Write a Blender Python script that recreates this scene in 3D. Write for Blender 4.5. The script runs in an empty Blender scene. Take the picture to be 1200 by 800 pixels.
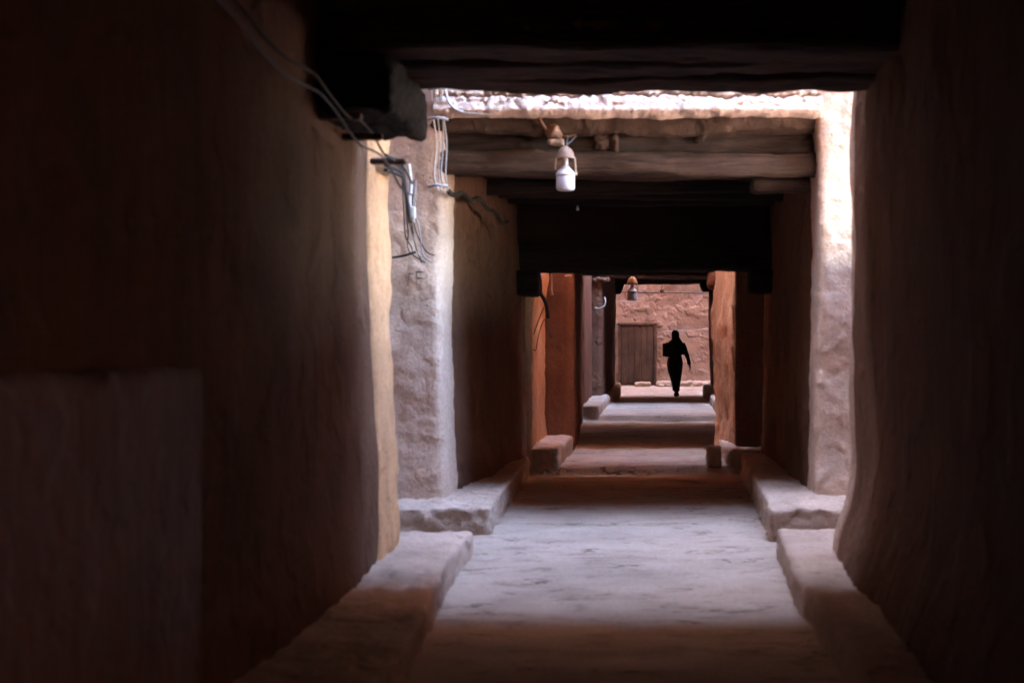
import bpy, math, random
import numpy as np
from mathutils import Vector, noise
random.seed(7)
R = math.radians
S = bpy.context.scene
COL = S.collection
# ------------------------------------------------------------------ camera
EYE = 1.6
cam = bpy.data.cameras.new('camera')
cam.lens = 50.0; cam.sensor_width = 36.0; cam.sensor_fit = 'HORIZONTAL'
cam.shift_x = (600 - 770) / 1200.0
cam.shift_y = (385 - 400) / 1200.0
cam.clip_start = 0.05; cam.clip_end = 3000
cam.dof.use_dof = True; cam.dof.focus_distance = 33.0; cam.dof.aperture_fstop = 2.2
cam_o = bpy.data.objects.new('camera', cam); COL.objects.link(cam_o)
cam_o.location = (0, 0, EYE); cam_o.rotation_euler = (R(90), 0, 0)
S.camera = cam_o
# ------------------------------------------------------------------ sky, sun, exposure
SUN_EL, SUN_AZ = 45.0, -86.0        # azimuth clockwise from +Y: the sun stands on the left, along the cross alleys
w = bpy.data.worlds.new('World'); S.world = w; w.use_nodes = True
nt = w.node_tree
sky = nt.nodes.new('ShaderNodeTexSky'); sky.sky_type = 'NISHITA'; sky.sun_disc = False
sky.sun_elevation = R(SUN_EL); sky.sun_rotation = R(SUN_AZ)
sky.dust_density = 2.0; sky.ozone_density = 1.0
bg = nt.nodes['Background']; bg.inputs[1].default_value = 0.15
nt.links.new(sky.outputs[0], bg.inputs[0])
sl = bpy.data.lights.new('sun', 'SUN'); sl.energy = 3.0; sl.angle = R(0.5); sl.color = (1.0, 0.93, 0.84)
so = bpy.data.objects.new('sun', sl); COL.objects.link(so)
d = Vector((math.sin(R(SUN_AZ)) * math.cos(R(SUN_EL)), math.cos(R(SUN_AZ)) * math.cos(R(SUN_EL)), math.sin(R(SUN_EL))))
so.rotation_euler = d.to_track_quat('Z', 'Y').to_euler(); so.location = (-20, 10, 30)
S.view_settings.view_transform = 'Standard'; S.view_settings.look = 'None'
S.view_settings.exposure = 6.4; S.view_settings.gamma = 1.0; S.view_settings.use_curve_mapping = False
S.cycles.use_denoising = True
S.cycles.max_bounces = 10; S.cycles.diffuse_bounces = 8; S.cycles.glossy_bounces = 3
S.cycles.sample_clamp_indirect = 6.0
S.cycles.caustics_reflective = False; S.cycles.caustics_refractive = False

# ------------------------------------------------------------------ materials
def new_mat(name):
    m = bpy.data.materials.new(name); m.use_nodes = True
    t = m.node_tree; b = t.nodes['Principled BSDF']
    return m, t, b

def ramp(t, stops, src=None):
    n = t.nodes.new('ShaderNodeValToRGB'); e = n.color_ramp.elements
    while len(e) < len(stops): e.new(0.5)
    for k, (p, c) in zip(e, stops): k.position = p; k.color = (*c, 1)
    if src is not None: t.links.new(src, n.inputs[0])
    return n

def tex(t, scale, detail=6, rough=0.55, stretch=(1, 1, 1), kind='noise', dist=0.0):
    g = t.nodes.new('ShaderNodeNewGeometry')
    mp = t.nodes.new('ShaderNodeMapping'); mp.inputs['Scale'].default_value = stretch
    t.links.new(g.outputs['Position'], mp.inputs[0])
    if kind == 'noise':
        n = t.nodes.new('ShaderNodeTexNoise'); n.inputs['Detail'].default_value = detail
        n.inputs['Roughness'].default_value = rough; n.inputs['Distortion'].default_value = dist
    else:
        n = t.nodes.new('ShaderNodeTexVoronoi'); n.feature = kind
    n.inputs['Scale'].default_value = scale
    t.links.new(mp.outputs[0], n.inputs[0])
    return n

def mixc(t, fac, a, b, mode='MIX'):
    n = t.nodes.new('ShaderNodeMix'); n.data_type = 'RGBA'; n.blend_type = mode
    for sock, v in ((n.inputs[0], fac), (n.inputs[6], a), (n.inputs[7], b)):
        if hasattr(v, 'is_linked'): t.links.new(v, sock)
        elif isinstance(v, tuple): sock.default_value = (*v, 1)
        else: sock.default_value = v
    return n.outputs[2]

def mul(c, k): return tuple(x * k for x in c)

def adobe(name, base, rough=0.9, bump=0.5, streak=0.35, pits=0.5, stretch=(1, 1, 1), spec=0.25):
    """mud plaster: blotches, vertical trowel or rain streaks, straw flecks and small pits"""
    m, t, b = new_mat(name)
    big = tex(t, 1.3, 5, 0.6, stretch)
    c1 = ramp(t, [(0.3, mul(base, 0.72)), (0.5, base), (0.72, mul(base, 1.22))], big.outputs[0])
    st = tex(t, 5.0, 4, 0.6, (2.2, 2.2, 0.16))
    c2 = ramp(t, [(0.32, (0.62, 0.6, 0.6)), (0.62, (1.05, 1.03, 1.0))], st.outputs[0])
    col = mixc(t, streak, c1.outputs[0], c2.outputs[0], 'MULTIPLY')
    fine = tex(t, 38, 5, 0.7)
    c3 = ramp(t, [(0.3, (0.66, 0.62, 0.6)), (0.55, (1, 1, 1)), (0.75, (1.18, 1.16, 1.12))], fine.outputs[0])
    col = mixc(t, 0.7, col, c3.outputs[0], 'MULTIPLY')
    straw = tex(t, 26, 2, 0.5, (1.0, 1.0, 5.0), 'F1')
    c4 = ramp(t, [(0.03, (1, 1, 1)), (0.09, (0, 0, 0))], straw.outputs[0])
    col = mixc(t, c4.outputs[0], col, mul((base[0] * 1.5, base[1] * 1.55, base[2] * 1.4), 1.0))
    pt = tex(t, 11, 3, 0.5, (1, 1, 1.4), 'F1')
    c5 = ramp(t, [(0.04, (0.35, 0.32, 0.3)), (0.14, (1, 1, 1))], pt.outputs[0])
    gate = tex(t, 3.1, 2, 0.5)
    cg = ramp(t, [(0.5, (0, 0, 0)), (0.6, (1, 1, 1))], gate.outputs[0])
    gm = t.nodes.new('ShaderNodeMath'); gm.operation = 'MULTIPLY'; gm.inputs[1].default_value = pits
    t.links.new(cg.outputs[0], gm.inputs[0])
    col = mixc(t, gm.outputs[0], col, mixc(t, 1.0, col, c5.outputs[0], 'MULTIPLY'))
    t.links.new(col, b.inputs['Base Color'])
    b.inputs['Roughness'].default_value = rough
    b.inputs['Specular IOR Level'].default_value = spec * 0.5
    h1 = tex(t, 9, 8, 0.68)
    ad = t.nodes.new('ShaderNodeMath'); ad.operation = 'MULTIPLY_ADD'
    t.links.new(fine.outputs[0], ad.inputs[0]); ad.inputs[1].default_value = 0.35
    t.links.new(h1.outputs[0], ad.inputs[2])
    ad2 = t.nodes.new('ShaderNodeMath'); ad2.operation = 'MULTIPLY_ADD'
    t.links.new(c5.outputs[0], ad2.inputs[0]); t.links.new(gm.outputs[0], ad2.inputs[1]); t.links.new(ad.outputs[0], ad2.inputs[2])
    bp = t.nodes.new('ShaderNodeBump'); bp.inputs['Strength'].default_value = bump; bp.inputs['Distance'].default_value = 0.03
    t.links.new(ad2.outputs[0], bp.inputs['Height']); t.links.new(bp.outputs[0], b.inputs['Normal'])
    return m

def floor_mat(name, base):
    m, t, b = new_mat(name)
    big = tex(t, 0.9, 7, 0.62)
    c1 = ramp(t, [(0.3, mul(base, 0.74)), (0.5, base), (0.7, mul(base, 1.14))], big.outputs[0])
    st = tex(t, 2.2, 9, 0.72, (0.8, 1.5, 1), dist=0.5)
    c2 = ramp(t, [(0.32, (0.45, 0.4, 0.39)), (0.44, (0.92, 0.9, 0.89)), (0.7, (1.08, 1.07, 1.05))], st.outputs[0])
    col = mixc(t, 0.8, c1.outputs[0], c2.outputs[0], 'MULTIPLY')
    gr = tex(t, 42, 6, 0.75)
    c3 = ramp(t, [(0.3, (0.62, 0.58, 0.56)), (0.5, (1, 1, 1)), (0.7, (1.14, 1.14, 1.13))], gr.outputs[0])
    col = mixc(t, 0.8, col, c3.outputs[0], 'MULTIPLY')
    ln = tex(t, 1.7, 6, 0.6, (0.42, 1.5, 1), dist=0.4)              # thin wandering cracks lying across the lane
    sb_ = t.nodes.new('ShaderNodeMath'); sb_.operation = 'SUBTRACT'; sb_.inputs[1].default_value = 0.5; t.links.new(ln.outputs[0], sb_.inputs[0])
    ab = t.nodes.new('ShaderNodeMath'); ab.operation = 'ABSOLUTE'; t.links.new(sb_.outputs[0], ab.inputs[0])
    c4 = ramp(t, [(0.0, (0.30, 0.25, 0.25)), (0.005, (0.5, 0.45, 0.45)), (0.013, (1, 1, 1))], ab.outputs[0])
    gate = tex(t, 1.6, 3, 0.6); cg = ramp(t, [(0.42, (0, 0, 0)), (0.56, (1, 1, 1))], gate.outputs[0])
    col = mixc(t, cg.outputs[0], col, mixc(t, 1.0, col, c4.outputs[0], 'MULTIPLY'))
    t.links.new(col, b.inputs['Base Color'])
    b.inputs['Roughness'].default_value = 0.95; b.inputs['Specular IOR Level'].default_value = 0.06
    ad = t.nodes.new('ShaderNodeMath'); ad.operation = 'MULTIPLY_ADD'
    t.links.new(gr.outputs[0], ad.inputs[0]); ad.inputs[1].default_value = 0.3; t.links.new(st.outputs[0], ad.inputs[2])
    bp = t.nodes.new('ShaderNodeBump'); bp.inputs['Strength'].default_value = 0.8; bp.inputs['Distance'].default_value = 0.05
    t.links.new(ad.outputs[0], bp.inputs['Height']); t.links.new(bp.outputs[0], b.inputs['Normal'])
    return m

def wood(name, base, stretch=(0.5, 7, 7), rough=0.75, lo=0.35, hi=1.6):
    m, t, b = new_mat(name)
    g = tex(t, 3.5, 7, 0.65, stretch, dist=0.8)
    c1 = ramp(t, [(0.3, mul(base, lo)), (0.5, base), (0.72, mul(base, hi))], g.outputs[0])
    bl = tex(t, 2.6, 4, 0.6)
    c2 = ramp(t, [(0.35, (0.5, 0.46, 0.44)), (0.65, (1.1, 1.08, 1.05))], bl.outputs[0])
    col = mixc(t, 0.8, c1.outputs[0], c2.outputs[0], 'MULTIPLY')
    t.links.new(col, b.inputs['Base Color']); b.inputs['Roughness'].default_value = rough
    b.inputs['Specular IOR Level'].default_value = 0.25
    bp = t.nodes.new('ShaderNodeBump'); bp.inputs['Strength'].default_value = 1.0; bp.inputs['Distance'].default_value = 0.05
    t.links.new(g.outputs[0], bp.inputs['Height']); t.links.new(bp.outputs[0], b.inputs['Normal'])
    return m

def plain(name, c, rough=0.6, metal=0.0, spec=0.4, trans=0.0, sub=0.0, var=0.25, scale=30):
    m, t, b = new_mat(name)
    n = tex(t, scale, 4, 0.6)
    r = ramp(t, [(0.3, mul(c, 1 - var)), (0.7, mul(c, 1 + var * 0.5))], n.outputs[0])
    t.links.new(r.outputs[0], b.inputs['Base Color'])
    b.inputs['Roughness'].default_value = rough; b.inputs['Metallic'].default_value = metal
    b.inputs['Specular IOR Level'].default_value = spec
    b.inputs['Transmission Weight'].default_value = trans
    b.inputs['Subsurface Weight'].default_value = sub
    if sub: b.inputs['Subsurface Radius'].default_value = (0.02, 0.02, 0.02)
    return m

M = {}
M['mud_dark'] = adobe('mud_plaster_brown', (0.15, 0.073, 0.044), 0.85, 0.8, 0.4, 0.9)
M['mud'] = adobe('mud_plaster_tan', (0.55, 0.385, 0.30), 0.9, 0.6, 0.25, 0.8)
M['mud_lit'] = adobe('mud_plaster_lit_orange', (0.56, 0.29, 0.15), 0.9, 0.6, 0.25, 0.8)  # orange stands in for warm light on the near left wall end
M['mud_rough'] = adobe('mud_plaster_rough', (0.60, 0.435, 0.345), 0.95, 0.9, 0.15, 1.0)
M['mud_red'] = adobe('mud_plaster_red', (0.48, 0.24, 0.135), 0.9, 0.5, 0.3, 0.5)
M['mud_deep'] = adobe('mud_plaster_dim_rust', (0.17, 0.07, 0.04), 0.9, 0.4, 0.3, 0.4)  # rust plaster darkened, the shade on the piers put into colour
M['mud_court'] = adobe('mud_plaster_court', (0.36, 0.245, 0.20), 0.92, 0.9, 0.2, 1.0, (1, 1, 3))
M['mud_unlit'] = adobe('unlit_mud', (0.018, 0.009, 0.006), 0.95, 0.6, 0.2, 0.5)  # near-black colour stands in for the shade inside the passage
M['dado'] = adobe('polished_plaster', (0.155, 0.075, 0.048), 0.4, 0.8, 0.3, 0.8, spec=0.4)
_t = M['dado'].node_tree; _n = tex(_t, 7.0, 5, 0.65, (2.4, 2.4, 0.18)); _r = ramp(_t, [(0.35, (0.62, 0.62, 0.62)), (0.65, (0.48, 0.48, 0.48))], _n.outputs[0])
_t.links.new(_r.outputs[0], _t.nodes['Principled BSDF'].inputs['Roughness'])
M['bench'] = adobe('bench_mud', (0.46, 0.325, 0.255), 0.9, 0.9, 0.05, 0.9)
M['floor'] = floor_mat('trodden_earth', (0.43, 0.325, 0.265))
M['wood_dark'] = wood('dark_timber', (0.065, 0.027, 0.014))  # dark brown timber with streaked grain
M['wood_mid'] = wood('old_timber', (0.085, 0.050, 0.036))
M['mud_bed'] = adobe('dark_brown_mud', (0.075, 0.045, 0.032), 0.95, 0.9, 0.2, 0.9)  # dark brown mud for the lintel bed
M['wood_dusk'] = wood('dark_weathered_timber', (0.040, 0.023, 0.016))
M['wood_unlit'] = wood('unlit_black_timber', (0.018, 0.009, 0.006))  # passage shade put into a near-black timber colour
M['wood_y'] = wood('corbel_timber', (0.03, 0.013, 0.007), (7, 0.5, 7))
M['door'] = wood('door_boards', (0.105, 0.066, 0.050), (9, 9, 0.5), 0.75, 0.72, 1.25)
M['door_frame'] = wood('door_frame_timber', (0.14, 0.08, 0.055), (9, 9, 0.5))
M['iron'] = plain('rusty_iron', (0.12, 0.07, 0.05), 0.7, 0.6)
M['stone'] = adobe('limestone', (0.45, 0.35, 0.26), 0.9, 0.9, 0.1, 0.7)
M['cable_white'] = plain('white_cable', (0.44, 0.40, 0.37), 0.5)
M['cable_grey'] = plain('grey_cable', (0.28, 0.26, 0.26), 0.5)
M['cable_black'] = plain('black_cable', (0.018, 0.016, 0.017), 0.5)
M['cable_brown'] = plain('dusty_cable', (0.024, 0.015, 0.011), 0.8)
M['shade'] = plain('bronzed_shade', (0.19, 0.10, 0.06), 0.55)
M['shade_orange'] = plain('orange_shade', (0.62, 0.19, 0.03), 0.5, sub=0.2)
M['bulb'] = plain('frosted_bulb', (0.46, 0.43, 0.47), 0.3, spec=0.5, sub=0.1, var=0.04)
M['bulb_base'] = plain('white_plastic', (0.46, 0.40, 0.37), 0.45, var=0.05)
M['cloth_black'] = plain('black_cloth', (0.014, 0.013, 0.014), 0.9, spec=0.15, var=0.3, scale=12)
M['cloth_navy'] = plain('dark_cloth', (0.035, 0.026, 0.026), 0.9, spec=0.15, var=0.3, scale=12)
M['skin'] = plain('skin', (0.20, 0.11, 0.075), 0.55, sub=0.05, var=0.08)
M['shoe'] = plain('shoe_leather', (0.02, 0.015, 0.013), 0.5)
M['board'] = plain('board_cover', (0.03, 0.025, 0.028), 0.6)
M['paper'] = plain('clay_insulator', (0.36, 0.24, 0.16), 0.7)
M['groove'] = adobe('carved_groove', (0.16, 0.10, 0.085), 0.95, 0.5, 0.0, 0.0)

# ------------------------------------------------------------------ helpers
def link_mesh(name, verts, faces, mat, parent=None, origin=None, smooth=True, mats=None):
    vs = np.array(verts, dtype=float).reshape(-1, 3)
    if origin is None:
        lo, hi = vs.min(0), vs.max(0); origin = ((lo[0] + hi[0]) / 2, (lo[1] + hi[1]) / 2, lo[2])
    o3 = np.array(origin, dtype=float)
    me = bpy.data.meshes.new(name); me.from_pydata((vs - o3).tolist(), [], faces); me.update()
    if smooth: me.polygons.foreach_set('use_smooth', [True] * len(me.polygons))
    me.materials.append(mat)
    ob = bpy.data.objects.new(name, me); COL.objects.link(ob)
    if parent is not None:
        ob.parent = parent
        pl = Vector((0, 0, 0)); q = parent
        while q is not None: pl += q.location; q = q.parent
        ob.location = Vector(origin) - pl
    else: ob.location = origin
    return ob

def thing(name, label, cat, loc, group=None):
    o = bpy.data.objects.new(name, None); COL.objects.link(o); o.location = loc
    o.empty_display_size = 0.2
    return tag(o, label, cat, group)

def tag(o, label=None, cat=None, group=None, kind=None):
    if label: o['label'] = label
    if cat: o['category'] = cat
    if group: o['group'] = group
    if kind: o['kind'] = kind
    return o

def fbm(p, sc, seed=0.0, H=0.9, oct=4):
    return noise.fractal(Vector((p[0] / sc + seed, p[1] / sc - seed * 1.7, p[2] / sc + seed * 0.6)), H, 2.1, oct)

def block(x0, x1, y0, y1, z0, z1, s=0.08, r=0.06, amp=0.015, sc=0.5, seed=0.0, warp=None, aniso=(1, 1, 1), fine=0.0):
    """a solid block with rounded edges and a hand-made, uneven surface; its faces are one closed grid"""
    ss = s if isinstance(s, tuple) else (s, s, s)
    n = [max(2, int(round((b - a) / q))) for a, b, q in ((x0, x1, ss[0]), (y0, y1, ss[1]), (z0, z1, ss[2]))]
    lo = (x0, y0, z0); hi = (x1, y1, z1); idx = {}; vs = []; fs = []
    def V(i, j, k):
        key = (i, j, k)
        if key in idx: return idx[key]
        p = [lo[a] + (hi[a] - lo[a]) * key[a] / n[a] for a in range(3)]
        rr = min(r, 0.45 * min(hi[a] - lo[a] for a in range(3)))
        c = Vector([min(max(p[a], lo[a] + rr), hi[a] - rr) for a in range(3)])
        dd = Vector(p) - c
        nn = dd.normalized() if dd.length > 1e-9 else Vector((0, 0, 1))
        q = c + nn * rr
        pn = (q[0] * aniso[0], q[1] * aniso[1], q[2] * aniso[2])
        h = amp * fbm(pn, sc, seed)
        if fine: h += fine * fbm(pn, sc * 0.22, seed + 5, 0.7, 3)
        q = q + nn * h
        if warp: q = Vector(warp(q[0], q[1], q[2]))
        idx[key] = len(vs); vs.append(tuple(q)); return idx[key]
    nx, ny, nz = n
    for i in range(nx):
        for j in range(ny):
            fs.append((V(i, j, 0), V(i, j + 1, 0), V(i + 1, j + 1, 0), V(i + 1, j, 0)))
            fs.append((V(i, j, nz), V(i + 1, j, nz), V(i + 1, j + 1, nz), V(i, j + 1, nz)))
    for i in range(nx):
        for k in range(nz):
            fs.append((V(i, 0, k), V(i + 1, 0, k), V(i + 1, 0, k + 1), V(i, 0, k + 1)))
            fs.append((V(i, ny, k), V(i, ny, k + 1), V(i + 1, ny, k + 1), V(i + 1, ny, k)))
    for j in range(ny):
        for k in range(nz):
            fs.append((V(0, j, k), V(0, j, k + 1), V(0, j + 1, k + 1), V(0, j + 1, k)))
            fs.append((V(nx, j, k), V(nx, j + 1, k), V(nx, j + 1, k + 1), V(nx, j, k + 1)))
    return vs, fs

def join(*parts):
    vs, fs = [], []
    for v, f in parts:
        o = len(vs); vs += list(v); fs += [tuple(i + o for i in q) for q in f]
    return vs, fs

def tube(pts, rad, sides=8, smooth_n=6, closed=False):
    """a round cable through the points (Catmull-Rom)"""
    P = [Vector(p) for p in pts]; Q = []
    if len(P) > 2 and smooth_n > 1:
        for i in range(len(P) - 1):
            a, b, c, e = P[max(i - 1, 0)], P[i], P[i + 1], P[min(i + 2, len(P) - 1)]
            for q in range(smooth_n):
                t = q / smooth_n
                Q.append(0.5 * ((2 * b) + (c - a) * t + (2 * a - 5 * b + 4 * c - e) * t * t + (3 * b - a - 3 * c + e) * t ** 3))
        Q.append(P[-1])
    else: Q = P
    vs, fs = [], []; up = None
    for i, p in enumerate(Q):
        tdir = (Q[min(i + 1, len(Q) - 1)] - Q[max(i - 1, 0)]).normalized()
        if up is None:
            up = Vector((0, 0, 1)) if abs(tdir.z) < 0.9 else Vector((1, 0, 0))
        u = tdir.cross(up); u = u.normalized() if u.length > 1e-6 else tdir.orthogonal().normalized()
        v = u.cross(tdir).normalized(); up = v
        rr = rad[min(i, len(rad) - 1)] if isinstance(rad, (list, tuple)) else rad
        for k in range(sides):
            a = 2 * math.pi * k / sides
            vs.append(tuple(p + u * (math.cos(a) * rr) + v * (math.sin(a) * rr)))
    for i in range(len(Q) - 1):
        for k in range(sides):
            fs.append((i * sides + k, i * sides + (k + 1) % sides, (i + 1) * sides + (k + 1) % sides, (i + 1) * sides + k))
    fs.append(tuple(range(sides))[::-1]); fs.append(tuple(range((len(Q) - 1) * sides, len(Q) * sides)))
    return vs, fs

def lathe(prof, c, sides=24, cap=True):
    vs, fs = [], []
    for r_, z in prof:
        for k in range(sides):
            a = 2 * math.pi * k / sides
            vs.append((c[0] + r_ * math.cos(a), c[1] + r_ * math.sin(a), c[2] + z))
    for i in range(len(prof) - 1):
        for k in range(sides):
            fs.append((i * sides + k, i * sides + (k + 1) % sides, (i + 1) * sides + (k + 1) % sides, (i + 1) * sides + k))
    if cap:
        fs.append(tuple(range(sides))[::-1]); fs.append(tuple(range((len(prof) - 1) * sides, len(prof) * sides)))
    return vs, fs

def lerp(a, b, t): return a + (b - a) * min(1, max(0, t))
def smooth01(t):
    t = min(1, max(0, t)); return t * t * (3 - 2 * t)

def beam(x0, x1, y0, y1, z0, z1, seed, sag=0.0, s=0.05, r=0.05, amp=0.018):
    def wp(x, y, z):
        t = (x - x0) / (x1 - x0)
        return (x, y + 0.02 * math.sin(3 * t + seed), z - sag * math.sin(math.pi * t) + 0.012 * math.sin(5 * t + seed * 2))
    return block(x0, x1, y0, y1, z0, z1, (s * 1.4, s * 0.7, s * 0.7), r, amp, 0.25, seed, wp, (0.45, 2.0, 2.0), 0.012)

# ------------------------------------------------------------------ ground and lane floor
H_A, H_B, H_D, H_F = 10.0, 18.0, 13.0, 18.0        # tops of the unseen storeys, raised to narrow the skylight over the lane
g = [(-400, -400, -0.32), (400, -400, -0.32), (400, 400, -0.32), (-400, 400, -0.32)]
tag(link_mesh('ground', g, [(0, 1, 2, 3)], M['floor'], origin=(0, 0, -0.32), smooth=False), kind='structure')

def lane_z(y):
    if y < 15.55: return 0.0
    if y < 22.95: return 0.10 * smooth01((y - 15.55) / 0.09)
    if y < 26.2: return 0.10 + 0.10 * smooth01((y - 22.95) / 0.09)
    return 0.20 * (1 - smooth01((y - 26.2) / 5.5))
ys = []
y = -9.5
while y < 41.5:
    ys.append(y)
    st = 0.06 if 5.5 < y < 17 else 0.1
    if 15.5 < y < 15.75 or 22.9 < y < 23.15: st = 0.02
    y += st
xs = [-4.4 + 8.8 * i / 88 for i in range(89)]
vs, fs = [], []
for j, y in enumerate(ys):
    for x in xs:
        wob = 0.05 * fbm((x, 0, 0), 0.8, 3.1) + 0.015 * fbm((x, 0, 0), 0.15, 1.1)
        z = lane_z(y + wob) + 0.014 * fbm((x * 0.6, y, 0), 0.9, 2.2) + 0.012 * fbm((x * 0.35, y * 2.2, 0), 0.35, 8.2, 0.7)
        vs.append((x, y, z))
n = len(xs)
for j in range(len(ys) - 1):
    for i in range(n - 1):
        fs.append((j * n + i, j * n + i + 1, (j + 1) * n + i + 1, (j + 1) * n + i))
tag(link_mesh('lane_floor', vs, fs, M['floor'], origin=(0, 0, 0)), kind='structure')

HG = 'mud houses bridging the covered lane'
# ------------------------------------------------------------------ house A: the near tunnel
A = thing('passage_house', 'nearest brown mud house whose dark walls and ceiling frame the whole view', 'house', (0, 4, 0), HG)
def wA_l(x, y, z):
    if x < -1.9: return (x, y, z)
    e = 0.025 * math.sin(1.9 * z + 0.3) * smooth01((y - 6) / 3) + 0.015 * math.sin(y * 1.1)
    flare = 0.03 * smooth01(1 - (z - 0.15) / 0.5)
    return (x - 0.05 + e + flare * 0.7, y + 0.03 * math.sin(1.7 * z) + 0.05 * noise.noise(Vector((z * 2.6, 3.0, 0))) + 0.02 * noise.noise(Vector((z * 9, 1.0, 0))), z)
ob = link_mesh('lit_wall_end', *block(-2.55, -1.662, 8.60, 9.35, -0.3, 3.4, (0.3, 0.03, 0.04), 0.10, 0.03, 0.6, 1.3, wA_l, (1, 1, 0.7), 0.014), M['mud_lit'], A)
ob['label'] = 'wall end with orange light put into its plaster colour'
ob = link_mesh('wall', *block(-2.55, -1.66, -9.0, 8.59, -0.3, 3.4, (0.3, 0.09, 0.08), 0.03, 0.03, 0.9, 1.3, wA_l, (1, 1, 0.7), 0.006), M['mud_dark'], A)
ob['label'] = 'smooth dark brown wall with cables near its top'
WA = ob
dd = block(-1.82, -1.683, 3.0, 5.3, 0.12, 1.47, (0.02, 0.02, 0.02), 0.05, 0.006, 0.6, 4.0, lambda x, y, z: (x, y + 0.03 * noise.noise(Vector((z * 3, 0, 7))), z + (0.015 * noise.noise(Vector((y * 2.4, 5, 0))) if z > 1.2 else 0)))
link_mesh('plaster_dado', *dd, M['dado'], WA)
def wA_r(x, y, z):
    if x > 1.6: return (x, y, z)
    flare = 0.13 * smooth01(1 - (z - 0.12) / 0.75) ** 1.5
    e = 0.02 * math.sin(1.5 * z + 2.2) + 0.015 * math.sin(y * 0.9 + 1) - 0.03 * smooth01((z - 1.8) / 1.0)
    return (x + e - flare, y + 0.22 * flare / 0.13 + 0.03 * math.sin(z * 1.2), z)
ob = link_mesh('lit_wall_end', *block(1.225, 1.95, 8.62, 8.98, -0.3, 3.4, (0.3, 0.04, 0.06), 0.13, 0.03, 0.8, 7.7, wA_r, (1, 1, 0.7), 0.006), M['mud'], A)  # same wall as the brown stretch; its light painted as paler plaster
ob['label'] = 'rounded wall end painted pale for its light'
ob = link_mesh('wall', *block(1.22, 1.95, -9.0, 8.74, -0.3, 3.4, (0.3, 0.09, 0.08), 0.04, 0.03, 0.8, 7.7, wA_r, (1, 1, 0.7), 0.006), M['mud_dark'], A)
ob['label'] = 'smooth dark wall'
link_mesh('unseen_storey', *block(-9, 9, 7.2, 8.2, 3.74, H_A, (0.4, 0.3, 0.3), 0.05, 0.03, 0.8, 2.9), M['mud_dark'], A)
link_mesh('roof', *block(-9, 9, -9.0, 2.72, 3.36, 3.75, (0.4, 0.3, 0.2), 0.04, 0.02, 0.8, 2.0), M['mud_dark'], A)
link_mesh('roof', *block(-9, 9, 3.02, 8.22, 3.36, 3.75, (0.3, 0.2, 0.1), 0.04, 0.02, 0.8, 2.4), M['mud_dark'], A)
link_mesh('roof', *block(-1.0, 9, 2.725, 3.015, 3.36, 3.75, (0.3, 0.1, 0.1), 0.02, 0.01, 0.8, 2.6), M['mud_dark'], A)  # roof split leaves an added slot that lights the left wall edge
ob = link_mesh('bench', *block(-2.3, -1.13, -9.0, 10.05, -0.1, 0.185, (0.04, 0.045, 0.035), 0.02, 0.010, 0.5, 3.3,
     lambda x, y, z: (x - 0.17 * smooth01((x + 2.2) / 0.9) * smooth01((y - 6) / 3.6), y, z + 0.012 * math.sin(y * 1.7)), (1, 1, 1), 0.016), M['bench'], A)
ob = link_mesh('bench', *block(0.825, 1.8, -9.0, 10.0, -0.1, 0.19, (0.04, 0.045, 0.035), 0.02, 0.010, 0.5, 9.1,
     lambda x, y, z: (x + 0.02 * math.sin(y * 2.1), y, z + 0.012 * math.sin(y * 1.3)), (1, 1, 1), 0.016), M['bench'], A)
link_mesh('lintel_beam', *beam(-1.66, 1.6, 7.86, 8.24, 2.985, 3.27, 1.0, 0.015, amp=0.03), M['wood_dark'], A)
link_mesh('lintel_beam', *beam(-1.66, 1.6, 7.50, 7.845, 3.0, 3.30, 2.0, 0.02), M['wood_dark'], A)
link_mesh('lintel_beam', *beam(-1.66, 1.6, 7.12, 7.485, 3.01, 3.32, 3.0, 0.02), M['wood_dark'], A)
for k in range(6):
    yy = 1.0 + k * 1.0
    link_mesh('ceiling_beam', *beam(-1.9, 1.6, yy, yy + 0.2, 3.17, 3.37, 11.0 + k, 0.02, 0.1), M['wood_dark'], A)
cb = block(-1.8, -1.335, 7.15, 8.22, 2.70, 2.98, (0.03, 0.03, 0.03), 0.03, 0.03, 0.3, 5.5, None, (2, 0.5, 2), 0.022)
link_mesh('corbel', *cb, M['wood_unlit'], A)
cb = block(-1.8, -1.36, 7.18, 8.1, 2.99, 3.34, (0.05, 0.05, 0.05), 0.03, 0.03, 0.3, 6.5, None, (2, 0.5, 2), 0.02)
link_mesh('corbel', *cb, M['wood_unlit'], A)
for k, (cx, cw) in enumerate(((-0.66, 0.05), (-0.42, 0.22), (-0.05, 0.07))):
    link_mesh('mud_plug', *block(cx, cx + cw, 7.06, 7.2, 3.095 + 0.01 * k, 3.14, 0.015, 0.02, 0.035, 0.05, 30 + k), M['mud_dark'], A)

link_mesh('wall', *block(-2.5, 1.9, -9.4, -9.02, -0.3, 3.4, (0.2, 0.1, 0.2), 0.05, 0.02, 0.6, 5.0), M['mud_dark'], A)  # unseen end wall, added to stop light from behind
# ------------------------------------------------------------------ gap between the first two houses
GL = thing('yard_wall', 'unseen wall left of the first lightwell, raised to shut out the sun', 'wall', (-2.7, 9.9, 0))
link_mesh('wall', *block(-3.4, -2.56, 8.26, 11.58, -0.3, 11.5, 0.25, 0.05, 0.03, 0.8, 3.9), M['mud_dark'], GL)  # height and dark colour set to keep sun off the lightwell
GR = thing('yard_wall', 'unseen wall right of the first lightwell, kept low for skylight', 'wall', (2.5, 9.9, 0))
link_mesh('wall', *block(2.0, 3.1, 8.26, 11.47, -0.3, 2.2, 0.2, 0.05, 0.03, 0.8, 4.9), M['mud'], GR)  # unseen; height set to let side skylight in

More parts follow.
